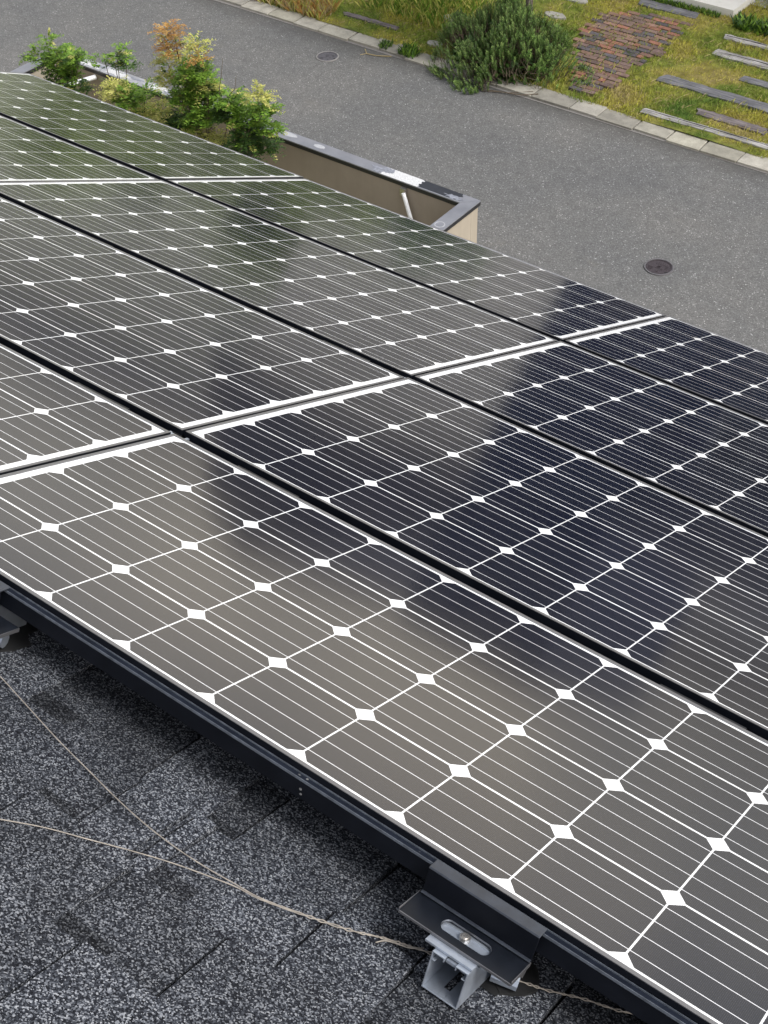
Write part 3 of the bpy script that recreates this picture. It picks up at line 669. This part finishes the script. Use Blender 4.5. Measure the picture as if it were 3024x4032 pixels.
# ------------------------------------------------------------ opposite house and its porch (seen mostly as reflections in the glass)
pr = empty('porch_step', (-8.6, 19.2, 0)); tag(pr, 'low white tiled porch step behind the brick path', 'porch step')
b = MB(); b.box(-10.5, -7.745, 18.845, 20.2, 0, .141); o = b.build('base', M_['joint']); o.parent = pr; o.matrix_parent_inverse = Matrix.Translation(-Vector(pr.location))
b = MB()
for k in range(9):
    x1 = -7.735 - k * .303
    for j in range(5):
        y0 = 18.835 + j * .303
        if y0 + .3 < 20.2: b.box(x1 - .300, x1, y0, y0 + .300, .1412, .155)
    b.box(x1 - .300, x1, 18.833, 18.8445, 0.0, .1408)
for j in range(4): b.box(-7.7446, -7.733, 18.846 + j * .303, 19.146 + j * .303, 0, .1408)
o = b.build('tiles', M_['tile']); o.parent = pr; o.matrix_parent_inverse = Matrix.Translation(-Vector(pr.location))
b = MB(); b.face([(-7.73, 19.45, .036), (-3, 19.45, .036), (-3, 20.29, .036), (-7.73, 20.29, .036)]); struct(b.build('front_paving', M_['path'], recalc=False))

hs_ = empty('opposite_house', (-11, 20.3, 0)); tag(hs_, 'two storey house across the road with grey walls and dark gable roof', 'house')
def hb(b, name, m, par=None):
    o = b.build(name, m); o.parent = par or hs_
    if par is None: o.matrix_parent_inverse = Matrix.Translation(-Vector(hs_.location))
    return o
b = MB(); b.prism([(-14.6, 0), (-9.2, 0), (-9.2, 6.1), (-11.5, 6.5), (-14.6, 6.1)], 1, 20.3, 28.0); hb(b, 'wall', M_['house_grey'])
b = MB(); b.box(-9.19, -6.6, 20.1, 27.8, 0, 8.9); hb(b, 'tower', M_['house_navy'])
b = MB(); b.box(-6.59, -1.5, 20.6, 27.8, 0, 5.7); hb(b, 'side_wing', M_['house_navy'])
b = MB(); b.prism([(-15.0, 5.95), (-14.7, 6.103), (-11.5, 6.503), (-9.2, 6.103), (-9.2, 7.2), (-12.4, 9.3), (-13.6, 8.7)], 1, 19.8, 28.4)
b.prism([(20.1, 5.72), (28.2, 5.72), (28.2, 5.95), (20.1, 5.95)], 0, -6.58, -1.1); rf = hb(b, 'roof', M_['house_roof'])
for (x0, x1, z0, z1) in ((-14.4, -12.2, .9, 2.4), (-5.8, -4.4, 3.4, 4.6), (-3.6, -2.4, 3.4, 4.6), (-5.8, -3.6, .9, 2.3)):
    yf = 20.3 if x0 < -9 else 20.6
    b = MB(); b.box(x0, x1, yf - .05, yf - .002, z0, z1); wn_ = hb(b, 'window', M_['alu'])
    b = MB(); b.box(x0 + .06, (x0 + x1) / 2 - .02, yf - .058, yf - .051, z0 + .06, z1 - .06); b.box((x0 + x1) / 2 + .02, x1 - .06, yf - .058, yf - .051, z0 + .06, z1 - .06); hb(b, 'pane', M_['glass'], wn_)
b = MB(); b.box(-8.6, -7.6, 20.04, 20.098, .15, 2.3); hb(b, 'door', M_['timber_brown'])

nh = empty('neighbour_house', (-26, 29, 0)); tag(nh, 'pale flat fronted house with low dark roof, far across the road on the left', 'house')
def nb_(b, name, m):
    o = b.build(name, m); o.parent = nh; o.matrix_parent_inverse = Matrix.Translation(-Vector(nh.location)); return o
b = MB(); b.box(-36, -18.4, 27.5, 36, 0, 6.9); nb_(b, 'wall', M_['house_grey'])
b = MB(); b.prism([(27.0, 6.92), (31.7, 7.5), (36.5, 6.92)], 0, -36.4, -18.0); nb_(b, 'roof', M_['house_roof'])
for x0 in (-34, -30, -26, -22): b = MB(); b.box(x0, x0 + 1.7, 27.44, 27.498, 1.0, 2.9); nb_(b, 'window', M_['glass'])

# ------------------------------------------------------------ OUR HOUSE: walls and the shingled roof
WR = -0.112
ourh = empty('house', roofpt(0, 0, WR), (0, 0, 0)); tag(ourh, 'house whose dark grey shingle roof carries the solar panels', 'house')
def oh(b, name, m, par=None, roof=True):
    o = b.build(name, m)
    if roof: on_roof(o)
    bpy.context.view_layer.update()
    o.parent = par or ourh; o.matrix_parent_inverse = (par or ourh).matrix_world.inverted(); return o
UL, UR, VT, VB = -3.30, 5.2, -2.37, 3.44
b = MB(); EX = 0.135; v0 = -0.074 - EX * 17
b.box(UL, UR, v0 - .01, VB, WR - .04, WR - .0145, 1)
known = {16: [(.62, .700), (.715, .742), (.944, 1.06), (1.2, 1.35)], 15: [(.55, .728), (.886, 1.055), (1.22, 1.36)], 14: [(.46, .613), (.784, .937), (1.09, 1.24)], 13: [(.40, .58), (.69, .857), (1.02, 1.2)], 17: [(.60, .710), (.770, .942), (1.06, 1.21)]}
k = 0
while v0 + k * EX < VB - .01:
    va = v0 + k * EX; vb = min(va + EX, VB); u = UL; segs = []
    kn = known.get(k, [])
    tabs = []
    while u < UR:
        wt = random.uniform(.10, .24); gp = random.uniform(.07, .20); tabs.append((u, min(u + wt, UR))); u += wt + gp
    if kn: tabs = [t for t in tabs if t[1] < kn[0][0] - .06 or t[0] > kn[-1][1] + .06]; tabs = sorted(tabs + kn)
    prev = UL
    for (a, c) in tabs:
        sk = random.uniform(.0, .014)
        # raised tab
        tn = random.uniform(.80, 1.10)
        def quadbox(p, z0, za, zb, mi, tone):
            base = len(b.v); b.v += [(p[0][0], p[0][1], z0), (p[1][0], p[1][1], z0), (p[2][0], p[2][1], z0), (p[3][0], p[3][1], z0), (p[0][0], p[0][1], za), (p[1][0], p[1][1], za), (p[2][0], p[2][1], zb), (p[3][0], p[3][1], zb)]
            for f in ((0, 3, 2, 1), (4, 5, 6, 7), (0, 1, 5, 4), (1, 2, 6, 5), (2, 3, 7, 6), (3, 0, 4, 7)): b.f.append(tuple(base + i for i in f)); b.mi.append(mi); b.tone.append(tone)
        # profile: each course starts low at its upper end and ends 6 mm higher over the next one
        quadbox([(a + sk, va - .004), (c + sk, va - .004), (c, vb + .003), (a, vb + .003)], WR - .0144, WR + .0022, WR + .0058, 0, tn)
        if a - prev > .012:
            tl = random.uniform(.58, .98); g_ = .0055
            quadbox([(prev + g_ + .0, va - .002), (a - g_ + sk, va - .002), (a - g_, vb), (prev + g_, vb)], WR - .0144, WR - .0012, WR + .0018, 0, tl)
            if random.random() < .8:      # darker granule band printed on the lower ply
                x0_ = prev + g_; x1_ = min(a - g_, x0_ + random.uniform(.05, .11)); h0 = random.uniform(.020, .034)
                if random.random() < .4: x0_, x1_ = max(x0_, a - g_ - random.uniform(.05, .1)), a - g_
                b.face([(x0_, va + .001, WR - .0006), (x1_, va + .001, WR - .0006), (x1_, va + h0 + random.uniform(-.004, .004), WR + .0004), (x0_, va + h0, WR + .0004)], 0, tl * .5)
        prev = c
    if UR - prev > .01: quadbox([(prev + .003, va), (UR, va), (UR, vb), (prev + .003, vb)], WR - .0044, WR - .0012, WR + .0018, 0, .9)
    k += 1
roof_o = oh(b, 'roof', [M_['shingle'], M_['bitumen']])
b = MB(); b.box(UL - .02, UR, VB + .004, VB + .12, WR - .13, WR - .03); oh(b, 'gutter', M_['gutter'], roof_o)
ridge = roofpt(0, VT, WR); eave = roofpt(0, VB, WR)
b = MB(); yb = 2 * ridge.y - eave.y
b.prism([(ridge.y, ridge.z - .06), (eave.y - .45, eave.z + .12), (eave.y - .45, 0), (yb + .45, 0), (yb + .45, eave.z + .12)], 0, UL - CU + .35, UR - CU - .3)
oh(b, 'wall', M_['house_grey'], None, False)
b = MB(); b.prism([(ridge.y, ridge.z + .0), (yb, eave.z), (yb, eave.z - .05), (ridge.y, ridge.z - .05)], 0, UL - CU, UR - CU); oh(b, 'rear_roof', M_['shingle'], None, False)

# ------------------------------------------------------------ SOLAR PANELS
GU, GV = 0.0552, 0.0536
def make_panel_parts(nv):
    u0, u1, va, vb = -.0162, 10 * P + .0162, -.0040, nv * P + .0040
    lb = MB(); lb.box(u0, u1, va, vb, -.005, 0)
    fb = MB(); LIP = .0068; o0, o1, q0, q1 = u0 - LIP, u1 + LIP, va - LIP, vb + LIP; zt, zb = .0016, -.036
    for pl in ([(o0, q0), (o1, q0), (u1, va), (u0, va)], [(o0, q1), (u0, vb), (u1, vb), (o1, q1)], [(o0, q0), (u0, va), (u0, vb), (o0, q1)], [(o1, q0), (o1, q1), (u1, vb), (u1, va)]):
        fb.prism(pl, 2, zb, zt - .0012, 1); fb.prism(pl, 2, zt - .0011, zt)  # black frame; the lip's sky reflection is painted as paler top faces
    return lb, fb
def solar_panel(col, row, lab):
    nv = 4 if row == 1 else 5
    u = {1: 0.0, 0: -GU - 10 * P, -1: -2 * GU - 20 * P}[col]
    v = 0.0 if row == 1 else 4 * P + GV + (row - 2) * (5 * P + GV)
    t = on_roof(empty('solar_panel'), u, v, 0); t.rotation_euler = (-TH + random.uniform(-.0016, .0016), random.uniform(-.0012, .0012), 0); tag(t, lab, 'solar panel', 'solar panels mounted in rows on the roof')
    if nv in PROTO:
        for s in PROTO[nv]: c = s.copy(); C.objects.link(c); c.parent = t
    else:
        lb, fb = make_panel_parts(nv)
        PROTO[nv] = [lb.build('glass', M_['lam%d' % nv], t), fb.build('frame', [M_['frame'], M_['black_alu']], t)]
PROTO = {}
solar_panel(1, 1, 'large solar panel of the nearest row, right beside the bare shingles')
solar_panel(0, 1, 'solar panel at the left border next to the nearest one, cut off by the photo')
solar_panel(1, 2, 'second row solar panel right of the seam, with bluish black cells')
solar_panel(0, 2, 'second row solar panel left of the seam, mirroring pale grey sky')
solar_panel(1, 3, 'third row solar panel at the right border, between two long black gaps')
solar_panel(0, 3, 'third row solar panel in the middle of the array')
solar_panel(-1, 3, 'third row solar panel at the left border, only its corner strip visible')
solar_panel(1, 4, 'outermost row solar panel at the right border, next to the asphalt')
solar_panel(0, 4, 'outermost row solar panel in front of the garden wall')
solar_panel(-1, 4, 'farthest solar panel, greenish, in front of the far left shrubs')

# edge trim along the near side, standing proud of the frame
b = MB(); a0, a1 = -1.70, 1.64
b.prism([(-.0222, -.0095), (-.0128, -.0105), (-.0128, -.013), (-.0198, -.013), (-.0198, -.037), (-.0222, -.037)], 0, a0, a1)
b.prism([(-.0128, -.0080), (-.0119, -.0080), (-.0119, -.0130), (-.0128, -.0130)], 0, a0, a1, 1)  # thin lip, paler than the rest of the trim
b.prism([(-.0216, -.0093), (-.0131, -.0102), (-.0131, -.0098), (-.0216, -.0089)], 0, a0, a1, 2)  # upward ledge plate: bluish skylight put into its colour
b.prism([(-.0231, -.0085), (-.0222, -.0085), (-.0222, -.012), (-.0231, -.012)], 0, a0, a1, 1)
et = on_roof(b.build('edge_trim', [M_['black_alu'], M_['edge_line'], M_['ledge']])); tag(et, 'long blue black metal trim along the lower edge of the nearest panel', 'metal trim')
b = MB()
for (u_, v_, w1, w2, r) in ((.812, -.018, -.0103, -.0093, .0022), (.824, -.016, -.0103, -.0093, .0020), (1.0, -.018, -.0103, -.0093, .0009)): b.disc((u_, v_), r, w1, w2, 9)
for (u_, w_, r) in ((.8215, -.0235, .0022), (.8235, -.030, .0019)): b.prism([(u_ + r * math.cos(k), w_ + r * math.sin(k) * .8) for k in np.linspace(0, 5.6, 8)], 1, -.0226, -.0220)
o = b.build('paint_chip', M_['scuff']); o.parent = et

# rails lying in the gaps between the rows
RLAB = ['black ribbed rail in the nearest gap, between first and second panel rows', 'black rail in the middle gap, between second and third panel rows', 'black rail in the farthest gap, between third and outermost panel rows']
gaps = [4 * P, 4 * P + GV + 5 * P, 4 * P + 2 * GV + 10 * P]
for gi, g0 in enumerate(gaps):
    b = MB(); ul = -1.72 if gi == 0 else -3.38 if gi > 1 else -1.72
    vA = g0 + .0132
    b.box(ul, 1.66, vA, vA + .013, -.045, -.013)
    for q in (0.0, .0055, .0118): b.box(ul, 1.66, vA + q, vA + q + .0011, -.0129, -.0085, 1)
    b.box(ul, 1.66, vA + .0132, vA + .030, -.047, -.040)
    tag(on_roof(b.build('mounting_rail', [M_['black_alu'], M_['clamp']])), RLAB[gi], 'rail', 'rails in the gaps between panel rows')
# clamps gripping the frames in the gaps
CL = [(0, -.232, 'mid grey clamp plate in the nearest gap, left of the silvery seam crossing'), (0, .208, 'dark grey clamp plate in the nearest gap, just right of the seam crossing'), (0, 1.108, 'dark grey clamp plate in the nearest gap, at the right border'),
      (1, -.222, 'small dark clamp plate in the middle gap left of the seam crossing'), (1, .213, 'small dark clamp plate in the middle gap right of the seam crossing'), (1, -1.13, 'small dark clamp plate in the middle gap near the left border'),
      (2, -.222, 'small dark clamp plate in the farthest gap left of the right crossing'), (2, .213, 'small dark clamp plate in the farthest gap right of the right crossing'), (2, -1.13, 'tiny dark clamp plate in the farthest gap, midway along the greenish panels')]
for gi, uc, lab in CL:
    vA = gaps[gi] + .0132
    b = MB(); b.box(uc - .075, uc + .075, vA - .0006, vA + .0115, -.0045, -.0022); b.box(uc - .075, uc + .075, vA + .0096, vA + .0115, -.036, -.0046)
    b.box(uc - .075, uc + .075, vA - .0022, vA - .0009, -.0080, -.0022)
    tag(on_roof(b.build('panel_clamp', M_['clamp'], bevel=.0006)), lab, 'clamp', 'clamp plates between panel rows')
JL = [(0, -.0276, 'silvery joint piece at the nearest crossing of the panel gaps'), (1, -.0276, 'silvery joint piece at the middle crossing, in the second gap'), (2, -.0276, 'silvery joint piece at the right crossing of the farthest gap'), (2, -.0276 - GU - 10 * P, 'tiny silvery joint piece at the far left gap crossing')]
for gi, uc, lab in JL:
    vA = gaps[gi] + .0132; b = MB()
    b.box(uc - .014, uc - .004, vA + .001, vA + .010, -.012, -.0045); b.box(uc + .006, uc + .015, vA - .004, vA + .006, -.011, -.0040); b.box(uc - .024, uc - .016, vA + .012, vA + .02, -.016, -.008); b.box(uc + .018, uc + .024, vA + .012, vA + .022, -.014, -.006)
    b.box(uc - .012, uc + .012, vA + .011, vA + .0125, -.03, -.003, 1)
    tag(on_roof(b.build('joint_piece', [M_['alu'], M_['black_alu']])), lab, 'joint piece', 'joint pieces at the gap crossings')

# ------------------------------------------------------------ roof mounts along the near edge
def roof_mount(u0, u1, f1, lab, bu):
    t = on_roof(empty('roof_mount'), u0, -.05, WR); tag(t, lab, 'roof mount', 'roof mounts under the near panel edge')
    inv = Matrix.Translation((-u0, .05, -WR))
    def bd(b, name, m, par=t, **k):
        o = b.build(name, m, **k); o.data.transform(inv); o.parent = par; return o
    b = MB()
    b.prism([(-.0372, -.0062), (-.0345, -.0064), (-.0345, -.041), (-.0372, -.043)], 0, u0, u1, 1)   # web
    b.prism([(-.0380, -.0060), (-.0366, -.0040), (-.0185, -.0028), (-.0185, -.0052), (-.0345, -.0060)], 0, u0 - .0004, u1 + .0004)   # hooked lip
    b.prism([(-.0370, -.0385), (-.0420, -.0385), (-.0420, -.0402), (-.0370, -.0402)], 0, u0, u1)     # small rib
    cl = bd(b, 'clamp_bracket', [M_['lip'], M_['black_alu']], bevel=.0006)  # web blacker, lip paler: shade and skylight put into their colours
    # flange with slotted hole
    b = MB(); fu0, fu1, fv0, fv1 = u0 - .002, f1, -.083, -.0372; cu, cv = (u0 + u1) / 2 + .002, -.0605; n = 32
    oval = []
    for k in range(n):
        a = 2 * math.pi * k / n; oval.append((cu + .024 * (1 if math.cos(a) > 0 else -1) * (abs(math.cos(a)) > 1e-6) + .0095 * math.cos(a), cv + .0105 * math.sin(a)))
    rect = []
    for (x, y) in oval:
        dx, dy = x - cu, y - cv; s_ = min(((fu1 if dx > 0 else fu0) - cu) / dx if abs(dx) > 1e-9 else 1e9, ((fv1 if dy > 0 else fv0) - cv) / dy if abs(dy) > 1e-9 else 1e9); rect.append((cu + dx * s_, cv + dy * s_))
    zt = lambda v: -.0415 - .0035 * (v + .0372) / (-.0458)
    for k in range(n):
        i2 = (k + 1) % n; A, B_, C_, E_ = oval[k], oval[i2], rect[i2], rect[k]
        b.face([(*A, zt(A[1])), (*B_, zt(B_[1])), (*C_, zt(C_[1])), (*E_, zt(E_[1]))]); b.face([(*A, zt(A[1]) - .0025), (*E_, zt(E_[1]) - .0025), (*C_, zt(C_[1]) - .0025), (*B_, zt(B_[1]) - .0025)])
        b.face([(*A, zt(A[1])), (*A, zt(A[1]) - .0025), (*B_, zt(B_[1]) - .0025), (*B_, zt(B_[1]))], 1)
    for (cx, cy) in ((fu0, fv0), (fu1, fv0), (fu1, fv1), (fu0, fv1)):      # corner fills
        nb = min(range(n), key=lambda k: math.hypot(rect[k][0] - cx, rect[k][1] - cy))
        for dk in (-1, 1):
            q = rect[(nb + dk) % n]; p_ = rect[nb]
            for dz in (0, -.0025): b.face([(cx, cy, zt(cy) + dz), (*p_, zt(p_[1]) + dz), (*q, zt(q[1]) + dz)])
    b.box(fu0, fu1, fv0 - .0012, fv0, zt(fv0) - .0027, zt(fv0) + .0004, 1); b.box(fu0 - .0009, fu0, fv0, fv1, -.0475, -.0415, 1); b.box(fu1, fu1 + .0009, fv0, fv1, -.0475, -.0415, 1)  # pale rim strips: edge highlights put into the colour
    bd(b, 'flange', [M_['clamp'], M_['frame']], cl, recalc=False)
    b = MB(); b.prism([(-.0830, -.048), (-.0372, -.0445), (-.0372, -.058), (-.0420, -.064), (-.060, -.0505)], 0, u1 - .004, u1 - .0015); bd(b, 'end_web', M_['frame'], cl)
    b = MB(); b.box(cu - .034, cu + .031, -.095, -.020, -.0515, -.0485); b.box(cu - .032, cu + .030, -.0545, -.0535, -.0484, -.0479, 0); b.box(cu - .032, cu + .030, -.0655, -.0648, -.0484, -.0479, 0); bd(b, 'slide_plate', M_['alu'], bevel=.0006)
    b = MB(); b.disc((cu - .001, cv), .0068, -.0484, -.0430, 18); b.disc((cu - .001, cv), .0042, -.0430, -.0415, 12)
    for k in range(4): b.box(cu - .0045 + .0022 * k, cu - .0035 + .0022 * k, cv - .003, cv + .003, -.0414, -.0408)
    bd(b, 'bolt', M_['steel'])
    # aluminium channel leg, open towards the ridge
    b = MB(); c0, c1 = bu; t_ = .0018; zb_, zt_ = -.1058, -.0520; e0, e1 = -.101, .055
    for (x0, x1) in ((c0, c0 + t_), (c1 - t_, c1)): b.prism([(x0, zb_ + t_ + .0002), (x1, zb_ + t_ + .0002), (x1, zt_ - .0001), (x0, zt_ - .0001)], 1, e0, e1) if False else b.box(x0, x1, e0, e1, zb_ + t_ + .0002, zt_ - t_ - .0002)
    b.box(c0, c0 + .017, e0, e1, zt_ - t_, zt_); b.box(c1 - .017, c1, e0, e1, zt_ - t_, zt_)
    b.box(c0 + t_ + .0002, c0 + t_ + .0048, e0, e1, zt_ - .012, zt_ - .0105); b.box(c1 - t_ - .0048, c1 - t_ - .0002, e0, e1, zt_ - .012, zt_ - .0105)
    b.box(c0 + .0155, c0 + .017, e0, e1, zt_ - .006, zt_ - t_ - .0001); b.box(c1 - .017, c1 - .0155, e0, e1, zt_ - .006, zt_ - t_ - .0001)
    cm = (c0 + c1) / 2; h_ = .0045
    b.box(c0, cm - h_, e0, e1, zb_, zb_ + t_); b.box(cm + h_, c1, e0, e1, zb_, zb_ + t_); b.box(cm - h_, cm + h_, e0, -.083, zb_, zb_ + t_); b.box(cm - h_, cm + h_, -.045, e1, zb_, zb_ + t_)
    bd(b, 'leg_channel', M_['alu'], bevel=.0005)
    b = MB(); b.box(c0 + .018, c1 - .018, -.098, .02, -.0575, -.0540); b.box(c0 - .009, c1 + .004, -.0835, .01, -.0520 + .0002, -.0516 - .0001 + .0003); bd(b, 'slide_nut', M_['alu'])
    b = MB(); b.box(c0 + .004, c1 + .022, -.045, .10, -.112 + .0055, -.1062); b.prism([(c1 + .022 + .026 * (1 + random.uniform(-.2, .2)) * math.cos(k * .5236), .004 + .034 * (1 + random.uniform(-.2, .2)) * math.sin(k * .5236)) for k in range(12)], 2, WR, WR + .0068); bd(b, 'sealing_pad', M_['rubber'])
    b = MB(); b.tube([(c1 + .003, -.028, -.092), (c1 + .034, -.018, -.092)], .012, 10); bd(b, 'foot_bolt', M_['alu'])
roof_mount(1.026, 1.179, 1.179, 'dark clamp on a bright aluminium channel foot, in the foreground at the lower right', (1.0855, 1.1345))
roof_mount(.118, .269, .316, 'dark clamp and aluminium foot cut off at the left border, under the near panel', (.190, .239))

# ------------------------------------------------------------ wire on the shingles
def spline(pts, n=8):
    P3 = [Vector(p) for p in pts]; out = []
    for i in range(len(P3) - 1):
        a, b_, c, d = P3[max(i - 1, 0)], P3[i], P3[i + 1], P3[min(i + 2, len(P3) - 1)]
        for k in range(n):
            t = k / n; out.append(.5 * ((2 * b_) + (c - a) * t + (2 * a - 5 * b_ + 4 * c - d) * t * t + (3 * b_ - a - 3 * c + d) * t ** 3))
    out.append(P3[-1]); return out
WZ = WR + .0085
w1 = [(.2807, -.0641), (.3293, -.0735), (.4123, -.0932), (.4909, -.1118), (.5607, -.1252), (.6274, -.1379), (.6872, -.146), (.7398, -.1485), (.7869, -.1466), (.8299, -.1412), (.8714, -.1351), (.924, -.1152), (.9746, -.0935), (1.0159, -.0714), (1.0648, -.0478), (1.11, -.030), (1.1671, -.0029), (1.1951, .011), (1.2326, .0313), (1.2708, .0498), (1.2984, .0644), (1.34, .085)]
w2 = [(.5529, -.2916), (.5698, -.2789), (.6134, -.2483), (.6621, -.2221), (.7107, -.1958), (.7612, -.1715), (.8149, -.1512), (.8396, -.1435), (.8714, -.1375), (.924, -.1177), (.9746, -.0960), (1.0159, -.0700), (1.0648, -.0500), (1.11, -.032), (1.1671, -.0010), (1.1951, .009), (1.2326, .0333), (1.2708, .0478), (1.2984, .0664), (1.34, .087)]
t = on_roof(empty('tie_wire')); tag(t, 'pale twisted wire running across the bare shingles and under the foreground foot', 'wire')
for pts, ph in ((w1, 0), (w2, math.pi)):
    sp = spline([(x, y, WZ) for x, y in pts]); q = []
    for p in sp:
        tw = max(0, min(1, (p.x - .86) / .1)); a = p.x * 420 + ph
        q.append((p.x, p.y + .0011 * tw * math.cos(a), p.z + .0011 * tw * math.sin(a)))
    b = MB(); b.tube(q, .00075, 6); b.build('strand', M_['wire'], t, smooth=True)
b = MB(); b.tube(spline([(1.0091, -.0866, WZ), (1.0173, -.0734, WZ), (1.0418, -.0649, WZ + .002), (1.0507, -.0589, WZ + .004), (1.0552, -.0494, WZ + .001)]), .0008, 6); b.build('loose_end', M_['wire'], t, smooth=True)
